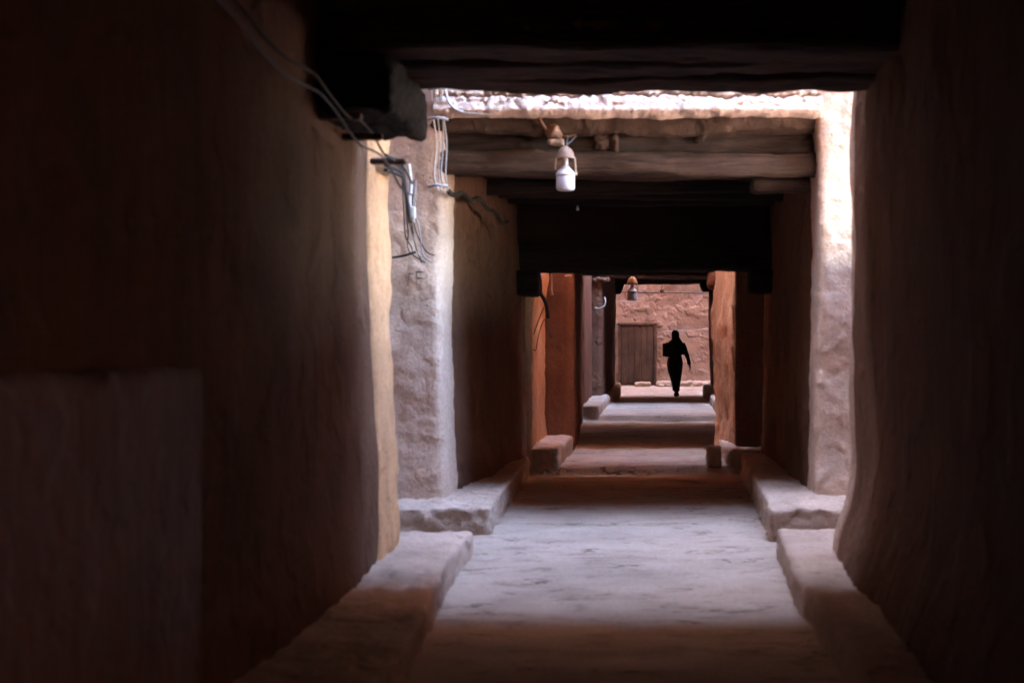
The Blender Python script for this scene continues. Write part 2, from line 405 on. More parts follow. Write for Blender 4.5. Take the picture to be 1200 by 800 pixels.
# ------------------------------------------------------------------ house B
B = thing('passage_house', 'second mud house with a cracked bright plaster band above its timber lintel', 'house', (0, 13.5, 0), HG)
def wB_l(x, y, z):
    t = (y - 11.6) / 3.9
    k = smooth01((x + 2.5) / 0.6)
    return (x + k * (0.34 * max(0, min(1, t)) + 0.012 * math.sin(2 * z + 1) * (1 - t) + 0.02 * smooth01(1 - (z - 0.2) / 0.6)), y + 0.03 * math.sin(3.1 * z), z)
ob = link_mesh('wall', *block(-3.4, -1.775, 12.02, 15.5, -0.3, 3.6, (0.12, 0.09, 0.08), 0.03, 0.025, 0.5, 14.0, wB_l, (1, 1, 1), 0.008), M['mud_dark'], B)
ob['label'] = 'brown inner wall'
WBL = link_mesh('lit_wall_end', *block(-3.4, -1.76, 11.6, 12.1, -0.3, 3.6, (0.035, 0.05, 0.035), 0.06, 0.010, 0.4, 14.0, wB_l, (1, 1, 1), 0.008), M['mud'], B)  # lit part of the wall, painted paler than its brown inner stretch
WBL['label'] = 'pitted wall end with scratched marks, painted pale for its light'
def wB_r(x, y, z):
    t = (y - 11.6) / 4.0
    k = smooth01((2.2 - x) / 0.6)
    return (x - k * (0.14 * max(0, min(1, t)) + 0.010 * math.sin(2 * z) + 0.02 * smooth01(1 - (z - 0.2) / 0.5)), y + 0.03 * math.sin(2.3 * z), z)
ob = link_mesh('wall', *block(1.315, 3.1, 11.95, 15.7, -0.3, 3.6, (0.12, 0.09, 0.08), 0.03, 0.025, 0.5, 24.0, wB_r, (1, 1, 1), 0.008), M['mud_dark'], B)
ob['label'] = 'brown inner wall'
ob = link_mesh('lit_wall_end', *block(1.30, 3.1, 11.5, 12.0, -0.3, 3.6, (0.035, 0.05, 0.035), 0.06, 0.010, 0.4, 24.0, wB_r, (1, 1, 1), 0.009), M['mud'], B)  # light on this end put into a paler colour than the inner wall
ob['label'] = 'pitted wall end painted bright for its light'
# band of plaster above the lintel, with a deep horizontal crack line
def band(x0, x1, y0, y1, z0, z1, seed):
    nx = int((x1 - x0) / 0.014); nz = int((z1 - z0) / 0.014)
    vs, fs = [], []
    for k in range(nz + 1):
        for i in range(nx + 1):
            x = x0 + (x1 - x0) * i / nx; z = z0 + (z1 - z0) * k / nz
            zc = 3.485 + 0.03 * fbm((x, 0, 0), 0.35, seed) + 0.022 * fbm((x, 0, 0), 0.07, seed + 2, 0.6)
            dz = z - zc
            wdt = 0.013 + 0.010 * fbm((x, 0, 0), 0.12, seed + 7)
            crack = math.exp(-(dz / max(wdt, 0.003)) ** 2)
            p = Vector((x * 3.6, 3.0, z * 5.0))
            dv, pv = noise.voronoi(p + Vector((0.25 * noise.noise(p * 2.0), 0, 0.25 * noise.noise(p * 2 + Vector((9, 0, 0))))))
            vc = math.exp(-((dv[1] - dv[0]) / 0.05) ** 2) * max(0, 0.45 + 1.1 * noise.noise(Vector((x * 1.7, 0, z * 3 + 4)))) * (1.0 if dz > -0.1 else 0.4)
            lump = 0.012 * fbm((x, 0, z), 0.2, seed) + 0.009 * fbm((x, 0, z), 0.035, seed + 3, 0.5)
            lower = 0.03 * smooth01((-dz) / 0.02)
            yy = y0 - lump - lower + 0.075 * crack + 0.045 * vc + 0.55 * max(0.0, z - 3.36)
            rb = smooth01(1 - (z - z0) / 0.05); yy += 0.05 * rb ** 2
            vs.append((x, yy, z + 0.02 * fbm((x, 0, 0), 0.2, seed + 9) * rb))
    w_ = nx + 1
    for k in range(nz):
        for i in range(nx):
            a = k * w_ + i; fs.append((a, a + 1, a + w_ + 1, a + w_))
    nb = len(vs)
    ring = [i for i in range(w_)] + [k * w_ + nx for k in range(1, nz + 1)] + [nz * w_ + i for i in range(nx - 1, -1, -1)] + [k * w_ for k in range(nz - 1, 0, -1)]
    for i in ring: vs.append((vs[i][0], y1, vs[i][2]))
    L = len(ring)
    for q in range(L):
        fs.append((ring[(q + 1) % L], ring[q], nb + q, nb + (q + 1) % L))
    fs.append(tuple(nb + q for q in range(L)))
    return vs, fs
ob = link_mesh('plaster_band', *band(-1.80, 1.33, 11.44, 12.2, 3.315, 3.80, 3.0), M['mud_rough'], B)
ob['label'] = 'bright lumpy plaster band split by a jagged horizontal crack'
link_mesh('unseen_storey', *block(-9, 9, 11.62, 13.2, 3.62, H_B, (0.4, 0.3, 0.3), 0.05, 0.03, 0.8, 8.0), M['mud_dark'], B)
link_mesh('roof', *block(-9, 9, 13.22, 15.55, 3.62, 3.85, (0.3, 0.2, 0.1), 0.05, 0.02, 0.8, 8.4), M['mud'], B)
link_mesh('light_baffle', *block(-2.0, 1.8, 15.515, 15.88, 2.52, 2.74, (0.1, 0.06, 0.06), 0.03, 0.015, 0.4, 8.7), M['mud_unlit'], B)  # added slab that holds the lightwell glow off the passage floor
link_mesh('ceiling', *block(-2.2, 1.9, 12.25, 15.3, 3.0, 3.6, 0.2, 0.03, 0.03, 0.6, 9.0), M['mud_unlit'], B)
link_mesh('mud_bed', *beam(-1.85, 1.40, 11.60, 11.9, 3.20, 3.33, 4.4, 0.0, 0.03, 0.04, 0.045), M['mud_bed'], B)
link_mesh('lintel_beam', *beam(-1.85, 1.40, 11.70, 11.98, 3.04, 3.22, 5.0, 0.015, amp=0.05), M['wood_dusk'], B)
link_mesh('lintel_beam', *beam(-1.85, 1.40, 11.62, 11.9, 2.875, 3.06, 6.3, 0.015, amp=0.03), M['wood_mid'], B)
link_mesh('lintel_beam', *beam(-1.85, 1.40, 11.98, 12.25, 2.90, 3.1, 7.1, 0.015), M['wood_dark'], B)
for k in range(3):
    yy = 13.4 + k * 0.55
    link_mesh('ceiling_beam', *beam(-1.9, 1.5, yy, yy + 0.16, 2.88, 3.03, 21.0 + k, 0.02, 0.1), M['wood_unlit'], B)
link_mesh('mud_plug', *block(-0.53, -0.33, 11.655, 11.80, 3.06, 3.24, 0.02, 0.03, 0.05, 0.06, 51), M['mud_bed'], B)
link_mesh('mud_plug', *block(0.30, 0.40, 11.67, 11.80, 3.13, 3.2, 0.02, 0.03, 0.04, 0.05, 52), M['mud_bed'], B)
link_mesh('corbel', *block(0.80, 1.4, 12.0, 12.3, 2.76, 2.88, 0.04, 0.04, 0.015, 0.2, 53), M['wood_mid'], B)
link_mesh('bench', *block(-2.6, -1.30, 11.05, 15.5, -0.1, 0.215, (0.04, 0.03, 0.025), 0.014, 0.010, 0.4, 33.3,
     lambda x, y, z: (x - 0.08 * smooth01((x + 2.4) / 0.8) * (y - 11) / 4, y, z + 0.01 * math.sin(y * 2.7)), (1, 1, 1), 0.022), M['bench'], B)
link_mesh('bench', *block(0.86, 1.9, 10.7, 15.5, -0.1, 0.245, (0.04, 0.03, 0.025), 0.014, 0.010, 0.4, 39.1,
     lambda x, y, z: (x + 0.05 * smooth01((1.7 - x) / 0.6) * (y - 11) / 4, y, z + 0.01 * math.sin(y * 2.3)), (1, 1, 1), 0.022), M['bench'], B)
# low inner portal at the far end
link_mesh('lintel_beam', *beam(-1.9, 1.6, 15.1, 15.5, 2.215, 2.50, 8.3, 0.0, 0.06), M['wood_unlit'], B)
link_mesh('wall', *block(-1.9, 1.6, 15.05, 15.5, 2.48, 3.58, 0.15, 0.03, 0.02, 0.6, 18.0), M['mud_unlit'], B)
link_mesh('corbel', *block(-1.7, -1.25, 14.95, 15.5, 1.95, 2.22, 0.05, 0.04, 0.02, 0.3, 61), M['wood_unlit'], B)
link_mesh('corbel', *block(0.97, 1.5, 14.95, 15.5, 1.97, 2.22, 0.05, 0.04, 0.02, 0.3, 62), M['wood_unlit'], B)
# scratched marks on the wall end (they lie on its surface)
def stroke(a, b, wdt, yy):
    return tube([(a[0], yy, a[1]), ((a[0] + b[0]) / 2, yy, (a[1] + b[1]) / 2 + 0.003), (b[0], yy, b[1])], [wdt * .6, wdt, wdt, wdt, wdt * .5], 6, 3)
YM = 11.575
mk = join(stroke((-1.957, 2.075), (-1.955, 1.965), 0.006, YM), stroke((-1.957, 2.062), (-1.885, 2.058), 0.008, YM), stroke((-1.955, 2.010), (-1.885, 2.008), 0.009, YM),
          stroke((-2.02, 2.045), (-1.975, 2.048), 0.006, YM), stroke((-2.02, 2.045), (-2.022, 1.95), 0.005, YM))
MARKS = mk

# ------------------------------------------------------------------ small lightwell C and house D
CW = thing('yard_wall', 'rough orange side wall left of the second lightwell', 'wall', (-1.7, 16.4, 0))
link_mesh('wall', *block(-2.9, -1.36, 15.56, 17.36, -0.3, 5.8, (0.15, 0.06, 0.08), 0.05, 0.025, 0.35, 71.0,
     lambda x, y, z: (x + (0.06 * smooth01((z - 1.7) / 0.6) if x > -1.8 else 0), y, z), (1, 1, 1), 0.012), M['mud_red'], CW)
D = thing('passage_house', 'third mud house with rust dark piers beyond the worn raised step', 'house', (0, 20, 0), HG)
def wC_r(x, y, z):
    if x > 1.3: return (x, y, z)
    return (x - 0.15 * smooth01((y - 15.9) / 1.7) + 0.02 * math.sin(z * 3), y, z)
ob = link_mesh('wall', *block(0.85, 2.5, 15.95, 17.6, -0.3, 5.0, (0.06, 0.06, 0.07), 0.05, 0.03, 0.3, 81.0, wC_r, (1, 1, 1), 0.016), M['mud_red'], D)
ob['label'] = 'rough orange side wall catching light'
def wD_l(x, y, z):
    return (x - (0.17 * smooth01((y - 17.4) / 5.5) if x > -1.6 else 0), y, z)
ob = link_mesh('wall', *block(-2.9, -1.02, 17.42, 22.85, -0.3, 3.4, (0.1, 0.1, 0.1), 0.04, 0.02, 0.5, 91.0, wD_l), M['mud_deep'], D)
ob['label'] = 'pier face with its shade painted dark rust'
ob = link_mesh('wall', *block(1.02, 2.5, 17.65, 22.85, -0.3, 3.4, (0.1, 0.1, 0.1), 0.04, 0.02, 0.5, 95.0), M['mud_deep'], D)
link_mesh('pier', *block(0.87, 1.45, 15.78, 15.93, 0.1, 2.7, (0.06, 0.05, 0.08), 0.03, 0.012, 0.4, 97.0), M['mud_deep'], D)
link_mesh('unseen_storey', *block(-9, 9, 17.38, 18.6, 2.75, H_D, (0.4, 0.25, 0.25), 0.05, 0.03, 0.8, 99.0), M['mud_deep'], D)
link_mesh('roof', *block(-9, 9, 18.62, 22.9, 2.75, 5.2, (0.4, 0.25, 0.25), 0.05, 0.03, 0.8, 99.5), M['mud_red'], D)
link_mesh('lintel_beam', *beam(-1.7, 1.4, 17.42, 17.7, 2.30, 2.52, 9.1, 0.0, 0.06), M['wood_dark'], D)
link_mesh('lintel_beam', *beam(-1.7, 1.4, 17.75, 18.05, 2.33, 2.75, 9.7, 0.0, 0.06), M['wood_dark'], D)
link_mesh('corbel', *block(0.62, 1.4, 17.40, 17.75, 2.09, 2.29, 0.05, 0.05, 0.02, 0.3, 101), M['mud_deep'], D)
link_mesh('bench', *block(-2.0, -1.08, 15.58, 17.42, 0.0, 0.30, (0.05, 0.05, 0.035), 0.035, 0.02, 0.3, 103.0,
     lambda x, y, z: (x + (0.06 * (y - 15.6) / 1.8 if x > -1.3 else 0), y, z), (1, 1, 1), 0.012), M['bench'], D)
link_mesh('bench', *block(0.78, 1.9, 15.60, 17.6, 0.0, 0.29, (0.05, 0.05, 0.035), 0.035, 0.02, 0.3, 105.0,
     lambda x, y, z: (x - (0.05 * (y - 15.6) / 2 if x < 1.1 else 0), y, z), (1, 1, 1), 0.012), M['bench'], D)
link_mesh('lintel_beam', *beam(-1.7, 1.4, 22.5, 22.85, 2.44, 2.75, 9.9, 0.0, 0.08), M['wood_dark'], D)
RW = thing('yard_wall', 'unseen high wall bouncing sun into the right of the second lightwell', 'wall', (2.0, 16.5, 5.0))
link_mesh('wall', *block(0.9, 2.9, 15.72, 17.34, 5.02, 7.0, 0.2, 0.05, 0.03, 0.8, 107), M['mud_red'], RW)  # unseen wall, its height set to bounce warm sun downwards

# ------------------------------------------------------------------ lightwell E and house F
EW = thing('yard_wall', 'narrow brown wall strip left of the far bluish lightwell', 'wall', (-1.8, 24.4, 0))
link_mesh('wall', *block(-2.9, -1.19, 22.92, 26.05, -0.3, 8.6, (0.2, 0.1, 0.1), 0.05, 0.02, 0.4, 111.0), M['mud_deep'], EW)
ER = thing('yard_wall', 'wall closing the right of the far bluish lightwell', 'wall', (1.8, 24.4, 0))
link_mesh('wall', *block(1.25, 2.5, 22.92, 26.0, -0.3, 4.0, (0.2, 0.1, 0.1), 0.05, 0.02, 0.4, 113.0), M['mud'], ER)
F = thing('passage_house', 'farthest dark passage house framing the courtyard and the walking person', 'house', (0, 30, 0), HG)
ob = link_mesh('wall', *block(-2.9, -1.0, 26.1, 34.3, -0.3, 3.4, (0.1, 0.12, 0.1), 0.06, 0.02, 0.4, 115.0), M['mud_dark'], F)
ob['label'] = 'pale bluish lit wall end beside the dark passage'
def wF_r(x, y, z): return (x + (0.16 * (y - 26) / 8.3 if x < 1.5 else 0) + (0.05 * smooth01((1.6 - z) / 1.4) if x < 1.5 else 0), y, z)
link_mesh('wall', *block(1.08, 2.5, 26.05, 34.3, -0.3, 3.4, (0.1, 0.12, 0.1), 0.06, 0.02, 0.4, 117.0, wF_r), M['mud_dark'], F)
link_mesh('unseen_storey', *block(-9, 9, 26.1, 34.35, 2.95, H_F, (0.4, 0.25, 0.25), 0.05, 0.03, 0.8, 119.0), M['mud'], F)
link_mesh('lintel_beam', *beam(-1.5, 1.6, 26.1, 26.45, 2.52, 2.94, 10.2, 0.0, 0.08), M['wood_dark'], F)
link_mesh('lintel_beam', *beam(-1.5, 1.7, 33.95, 34.3, 2.67, 2.95, 10.8, 0.0, 0.08), M['wood_dark'], F)
link_mesh('corbel', *block(-1.4, -0.88, 33.9, 34.32, 2.42, 2.68, 0.05, 0.04, 0.02, 0.3, 121, lambda x, y, z: (x + (0.10 * (z - 2.42) / 0.26 if x > -1.1 else 0), y, z)), M['wood_y'], F)
link_mesh('corbel', *block(1.08, 1.6, 33.9, 34.32, 2.48, 2.68, 0.05, 0.04, 0.02, 0.3, 122, lambda x, y, z: (x - (0.08 * (z - 2.48) / 0.2 if x < 1.3 else 0), y, z)), M['wood_y'], F)
link_mesh('bench', *block(-1.4, -0.94, 22.97, 26.6, 0.1, 0.37, (0.05, 0.06, 0.04), 0.04, 0.02, 0.3, 123.0,
     lambda x, y, z: (x + (0.05 * (y - 23) / 3 if x > -1.1 else 0), y, z), (1, 1, 1), 0.012), M['bench'], F)
link_mesh('bench', *block(0.985, 1.6, 22.97, 26.6, 0.1, 0.37, (0.05, 0.06, 0.04), 0.04, 0.02, 0.3, 125.0), M['bench'], F)
link_mesh('bench', *block(-1.4, -0.87, 28.0, 34.4, -0.1, 0.29, (0.05, 0.08, 0.04), 0.05, 0.02, 0.3, 127.0), M['bench'], F)
link_mesh('bench', *block(1.10, 1.7, 28.0, 34.4, -0.1, 0.28, (0.05, 0.08, 0.04), 0.05, 0.02, 0.3, 129.0), M['bench'], F)
for k, sx in enumerate((-1.05,)):
    link_mesh('mud_plug', *block(-1.16, -0.86, 26.0, 26.2, 2.45, 2.53, 0.02, 0.04, 0.03, 0.06, 131), M['mud_dark'], F)

# ------------------------------------------------------------------ courtyard
CY = thing('courtyard_house', 'reddish mud house across the courtyard with a low plank door', 'house', (0, 41, 0))
def court_wall():
    x0, x1, z0, z1 = -7.0, 7.0, -0.3, 18.0
    nx, nz = 300, 260; vs, fs = [], []
    for k in range(nz + 1):
        for i in range(nx + 1):
            x = x0 + (x1 - x0) * i / nx; z = z0 + (z1 - z0) * k / nz
            h = 0.04 * fbm((x, 0, z), 0.9, 41) + 0.010 * fbm((x * 0.6, 0, z * 1.8), 0.16, 43, 0.6)
            h += 0.022 * smooth01((z - 2.05) / 0.2) * fbm((x, 0, z * 1.5), 0.11, 47, 0.5)
            vs.append((x, 40.0 - h, z))
    w_ = nx + 1
    for k in range(nz):
        for i in range(nx):
            a = k * w_ + i; fs.append((a, a + 1, a + w_ + 1, a + w_))
    nb = len(vs)
    ring = [i for i in range(w_)] + [k * w_ + nx for k in range(1, nz + 1)] + [nz * w_ + i for i in range(nx - 1, -1, -1)] + [k * w_ for k in range(nz - 1, 0, -1)]
    for i in ring: vs.append((vs[i][0], 41.2, vs[i][2]))
    L = len(ring)
    for q in range(L): fs.append((ring[(q + 1) % L], ring[q], nb + q, nb + (q + 1) % L))
    fs.append(tuple(nb + q for q in range(L)))
    return vs, fs
link_mesh('wall', *court_wall(), M['mud_court'], CY)
# door: boards in a frame, standing just proud of the wall
DX0, DX1, DZ1 = -1.06, -0.04, 1.75
dr = []
for k in range(5):
    a = DX0 + 0.05 + k * (DX1 - DX0 - 0.1) / 5; b = a + (DX1 - DX0 - 0.1) / 5 - 0.002
    dr.append(block(a, b, 39.86, 39.92, 0.03, DZ1 - 0.06, (0.05, 0.03, 0.12), 0.003, 0.002, 0.3, 140 + k))
DOOR = link_mesh('door', *join(*dr), M['door'], CY)
DOOR['label'] = 'low weathered brown plank door, scuffed near its foot'
for nm, bx in (('frame', (DX0 - 0.03, DX0 + 0.045, 39.84, 39.98, 0.0, DZ1)), ('frame', (DX1 - 0.045, DX1 + 0.03, 39.84, 39.98, 0.0, DZ1)), ('frame', (DX0 - 0.05, DX1 + 0.05, 39.835, 39.99, DZ1 - 0.055, DZ1 + 0.03))):
    link_mesh(nm, *block(*bx, 0.06, 0.01, 0.006, 0.2, 150), M['door_frame'], DOOR)
link_mesh('hasp', *join(tube([(-0.58, 39.85, 1.66), (-0.52, 39.83, 1.62), (-0.55, 39.84, 1.56)], 0.012)), M['iron'], DOOR)
for nm, lab, x0, x1, hh, sd in (('yard_wall', 'unseen left flank wall, its height set to dim the courtyard', -7.4, -4.2, 16.5, 165), ('yard_wall', 'unseen right flank wall, its height set to dim the courtyard', 4.0, 7.4, 15.5, 166)):  # unseen flanks, heights set to dim the courtyard
    t_ = thing(nm, lab, 'wall', ((x0 + x1) / 2, 37, 0))
    link_mesh('wall', *block(x0, x1, 34.4, 39.9, -0.3, hh, 0.3, 0.05, 0.03, 0.8, sd), M['mud_court'], t_)
# flank facades of the courtyard on this side, either side of house F
for x0, x1, lab, sd in ((-4.2, -2.92, 'left mud facade facing the courtyard', 167), (2.52, 4.0, 'right mud facade facing the courtyard', 168)):
    t_ = thing('yard_wall', lab, 'wall', ((x0 + x1) / 2, 34, 0))
    link_mesh('wall', *block(x0, x1, 33.4, 34.3, -0.3, 5.6, 0.3, 0.05, 0.03, 0.8, sd), M['mud_court'], t_)

# threshold slab, rubble bank
tag(link_mesh('door_stone', *block(-0.62, -0.18, 39.25, 39.6, -0.02, 0.12, 0.03, 0.05, 0.03, 0.2, 171, None, (1, 1, 1), 0.01), M['stone']), 'pale flat stone lying at the foot of the plank door', 'stone')
def rubble():
    ps = []
    rr = random.Random(4)
    ps.append(block(-0.02, 3.2, 39.35, 39.98, -0.05, 0.13, (0.04, 0.04, 0.03), 0.05, 0.03, 0.25, 173, None, (1, 1, 1), 0.035))
    return join(*ps)
tag(link_mesh('earth_bank', *rubble(), M['bench']), 'crumbling low earth bank along the foot of the courtyard wall', 'bank')
rr = random.Random(9)
for k in range(3):
    x = (0.12, 0.33, 0.95)[k]; s_ = rr.uniform(0.04, 0.08); y = rr.uniform(39.05, 39.3)
    tag(link_mesh('rubble_stone', *block(x - s_, x + s_, y - s_, y + s_, -0.01, s_ * 1.1, s_ * 0.5, s_ * 0.5, 0.02, 0.1, 180 + k), M['stone']),
        'small stone fallen before the earth bank, ' + ('nearest the door', 'just left of the person', 'right of the person')[k], 'stone', 'stones fallen from the earth bank')
# squared stone on the step
tag(link_mesh('stone_block', *block(0.545, 0.705, 15.58, 15.76, 0.08, 0.315, 0.025, 0.02, 0.012, 0.12, 191, None, (1, 1, 1), 0.006), M['stone']), 'small squared stone block standing at the right end of the raised step', 'stone')

# ------------------------------------------------------------------ wires and lamps
def cable(pts, rad, mat, label, name='cable', group=None, sides=8):
    return tag(link_mesh(name, *tube(pts, rad, sides), M[mat]), label, 'cable', group)
# along the near left wall
def wl(y, z, off=0.02): return (-1.60 + off + 0.02 * math.sin(y * 1.1), y, z)
pts = [wl(5.0 + 0.35 * k, 2.80 + 0.025 * math.sin(k * 1.9) - 0.022 * k + 0.02, 0.03) for k in range(13)]
cable(pts, 0.007, 'cable_brown', 'dusty brown cable running along the top of the near left wall')
pts = [wl(5.0 + 0.3 * k, 2.76 + 0.03 * math.sin(k * 1.3 + 1) - 0.022 * k, 0.04) for k in range(15)]
cable(pts, 0.006, 'cable_black', 'thin black cable sagging just below the dusty one on the near left wall')
for k, yy in enumerate((7.2, 7.75, 8.5)):
    tag(link_mesh('cable_bracket', *block(-1.72, -1.50, yy, yy + 0.06, 2.66 - 0.06 * (yy - 7.2), 2.70 - 0.06 * (yy - 7.2), 0.02, 0.012, 0.006, 0.1, 200 + k), M['iron']),
        ['dark cable bracket on the near left wall, deepest in the tunnel', 'dark cable bracket on the near left wall under the corbel', 'dark cable bracket on the lit edge of the near left wall'][k], 'bracket')
# black bundle bridging from the wall edge to the pale wall end
for k in range(4):
    o = 0.03 * k
    W4 = ('topmost', 'second from the top', 'third from the top', 'lowest')[k]
    cable([(-1.66, 8.7, 2.66 - o), (-1.70, 9.4, 2.70 - o), (-1.82, 10.2, 2.72 - o * 0.6), (-1.93, 10.9, 2.66), (-2.0, 11.5, 2.55 - o)], 0.012, 'cable_black',
          f'black cable, {W4} in the bundle beside the near left wall', 'cable', 'black cables bundled at the near left wall')
for k in range(6):
    dx = 0.022 * k
    cable([(-2.06 + dx, 11.5, 2.80), (-2.04 + dx * 0.8, 11.46, 2.55), (-2.03 + dx, 11.48, 2.35 + 0.03 * (k % 3)), (-1.98 + dx * 1.3 - 0.05 * (k % 2), 11.47, 2.26 - 0.03 * (k % 3)), (-1.97 + dx * 1.1 + 0.04 * ((k * 5) % 3), 11.48, 2.19 - 0.06 * (k % 2))], 0.0055,
          ('cable_black', 'cable_grey')[k % 3 == 2], ('black', 'grey')[k % 3 == 2] + ' cable end dangling on the pale wall end, ' + ('leftmost', 'second from left', 'third from left', 'fourth from left', 'fifth from left', 'rightmost')[k] + ' of six', 'cable', 'cables dangling on the pale wall end')
cable([(-2.0, 11.45, 2.92), (-1.98, 11.44, 2.75), (-1.99, 11.43, 2.6), (-1.96, 11.44, 2.45)], 0.016, 'cable_white', 'short white cable hooked beside the black bundle')
tag(link_mesh('junction_box', *block(-1.995, -1.94, 11.40, 11.46, 2.48, 2.58, 0.015, 0.012, 0.0, 1, 0), M['cable_white']), 'small white connector among the dangling cables', 'connector')
cable([(-2.14, 11.50, 2.175), (-2.05, 11.50, 2.19), (-1.95, 11.5, 2.22)], 0.010, 'cable_black', 'stub of dark wire lying straight across the pale wall end')
# white bundle down the corner of house B
for k in range(4):
    x = -1.80 + 0.028 * k
    jz = 0.02 * (k % 2)
    cable([(x - 0.03, 11.42, 3.95), (x - 0.02, 11.42, 3.62), (x + 0.01 * ((k * 7) % 3 - 1), 11.47, 3.35), (x + 0.015, 11.50, 3.1), (x - 0.005 + 0.01 * (k % 2), 11.51, 2.85), (x + 0.02, 11.52, 2.73 - jz)], 0.0055 if k % 2 else 0.0075,
          'cable_white' if k != 2 else 'cable_grey', ('leftmost', 'second from left', 'greyish third from left', 'rightmost')[k] + ' pale cable in the bundle down the second house corner', 'cable', 'pale cables down the house corner')
for k, zz in enumerate((3.52, 3.28, 2.74)):
    tag(link_mesh('cable_tie', *tube([(-1.84, 11.43, zz), (-1.76, 11.40, zz + 0.01), (-1.68, 11.43, zz)], 0.012), M['cable_grey']),
        ['cable tie at the bright band on the pale bundle', 'cable tie on the middle of the pale bundle', 'cable tie at the lower end of the pale bundle'][k], 'cable tie')
# white flex to the right, along the beam
cable([(-1.70, 11.42, 3.52), (-1.66, 11.40, 3.40), (-1.55, 11.42, 3.335), (-1.3, 11.45, 3.325), (-1.15, 11.5, 3.33)], 0.010, 'cable_white', 'white flex curving from the corner bundle along the plaster band')
# twisted brown cord into the tunnel
tw = []
for k in range(16):
    t = k / 15
    tw.append((lerp(-1.70, -1.40, t) + 0.0, 11.6 + 1.7 * t, 2.72 - 0.02 * math.sin(k * 1.5) - 0.13 * smooth01((t - 0.45) / 0.5)))
cable(tw, 0.020, 'cable_brown', 'twisted dusty cord leading from the corner into the second tunnel')

M['bulb_clear'] = plain('clean_bulb', (0.85, 0.74, 0.68), 0.3, var=0.04)
def lamp(name, label, base, sc, shade_mat, bulb_mat='bulb'):
    x, y, z = base          # z: top of the shade
    L = thing(name, label, 'lamp', (x, y, z - 0.42 * sc))
    prof = [(0.018, 0.01), (0.03, 0.0), (0.055, -0.02), (0.072, -0.05), (0.082, -0.095), (0.086, -0.105), (0.080, -0.103), (0.068, -0.05), (0.05, -0.022), (0.02, -0.01)]
    link_mesh('lamp_shade', *lathe([(a * sc, b * sc) for a, b in prof], (x, y, z), 20), M[shade_mat], L)
    link_mesh('socket', *lathe([(a * sc, b * sc) for a, b in [(0.0, -0.01), (0.02, -0.02), (0.024, -0.12), (0.026, -0.165), (0.028, -0.17)]], (x, y, z), 18), M['bulb_base'], L)
    bl = link_mesh('bulb', *lathe([(a * sc, b * sc) for a, b in [(0.026, -0.165), (0.05, -0.195), (0.072, -0.215), (0.080, -0.235), (0.081, -0.26), (0.083, -0.262), (0.083, -0.36), (0.078, -0.378), (0.06, -0.387), (0.0, -0.39)]], (x, y, z), 24), M[bulb_mat], L)
    link_mesh('collar', *lathe([(a * sc, b * sc) for a, b in [(0.082, -0.232), (0.0855, -0.236), (0.0855, -0.258), (0.082, -0.262)]], (x, y, z), 24), M['bulb_base'], bl)
    for s_ in (-1, 1):
        ln = 0.23 if s_ > 0 else 0.2
        gw = tube([(x + s_ * 0.08 * sc, y, z - 0.09 * sc), (x + s_ * 0.088 * sc, y - 0.01, z - 0.15 * sc), (x + s_ * 0.09 * sc, y, z - ln * sc)], 0.007 * sc)
        link_mesh('guard_wire', *(join(gw, lathe([(0.0, 0.02 * sc), (0.016 * sc, 0.01 * sc), (0.017 * sc, -0.01 * sc), (0.0, -0.022 * sc)], (x + 0.09 * sc, y, z - 0.235 * sc), 10)) if s_ > 0 else gw), M['paper'], L)
    link_mesh('hanger', *tube([(x, y, z), (x + 0.01, y + 0.01, z + 0.05 * sc), (x + 0.015, y + (0.08 if y < 20 else -0.2) * sc, z + 0.10 * sc)], 0.008 * sc), M['cable_black'], L)
    return L
LY = 11.42
lamp('hanging_lamp', 'nearest hanging lamp with a brown shade and pale violet bulb under the second lintel', (-0.735, LY, 3.055), 0.9, 'shade')
# clay wrapped joint above it
J = thing('cable_joint', 'ragged ochre wrapped cable joint on the dark beam above the nearest lamp', 'cable joint', (-0.82, 11.6, 3.08))
link_mesh('wrap', *block(-0.905, -0.775, 11.52, 11.66, 3.115, 3.255, 0.015, 0.05, 0.03, 0.08, 211, lambda x, y, z: (x + 0.25 * (3.2 - z) , y, z)), M['shade'], J)
link_mesh('lip', *block(-0.90, -0.775, 11.50, 11.58, 3.085, 3.135, 0.015, 0.02, 0.012, 0.06, 212, lambda x, y, z: (x + 0.2 * (3.2 - z), y, z + 0.15 * (x + 0.83) ** 2)), M['paper'], J)
link_mesh('wire_end', *tube([(-0.885, 11.55, 3.20), (-0.93, 11.53, 3.26), (-0.955, 11.53, 3.31)], 0.012), M['shade'], J)
link_mesh('wire_end', *tube([(-0.78, 11.55, 3.15), (-0.72, 11.53, 3.155), (-0.655, 11.53, 3.165)], [0.016] * 6 + [0.01] * 8), M['shade'], J)
cable([(-0.655, 11.53, 3.165), (-0.68, 11.5, 3.13), (-0.735, 11.46, 3.07)], 0.007, 'cable_black', 'short dark lead between the wrapped joint and the nearest lamp')
lamp('hanging_lamp', 'far small lamp with an orange shade and pale bulb before the courtyard wall', (-0.405, 23.15, 2.44), 1.0, 'shade_orange', 'bulb_clear')
# a tiny pale speck on a cord deep in the second tunnel
sb = thing('pale_speck', 'tiny pale speck on a cord, a mere dot in the dark of the second tunnel', 'bulb', (-0.76, 13.6, 2.72))  # the kind bulb is a guess, only a pale speck is modelled
link_mesh('speck_body', *lathe([(0.0, 0.0), (0.012, 0.006), (0.016, 0.018), (0.010, 0.036), (0.007, 0.05)], (-0.76, 13.6, 2.725), 14), M['bulb'], sb)
link_mesh('cord', *tube([(-0.76, 13.6, 2.77), (-0.76, 13.6, 2.99)], 0.003, 6, 1), M['cable_black'], sb)
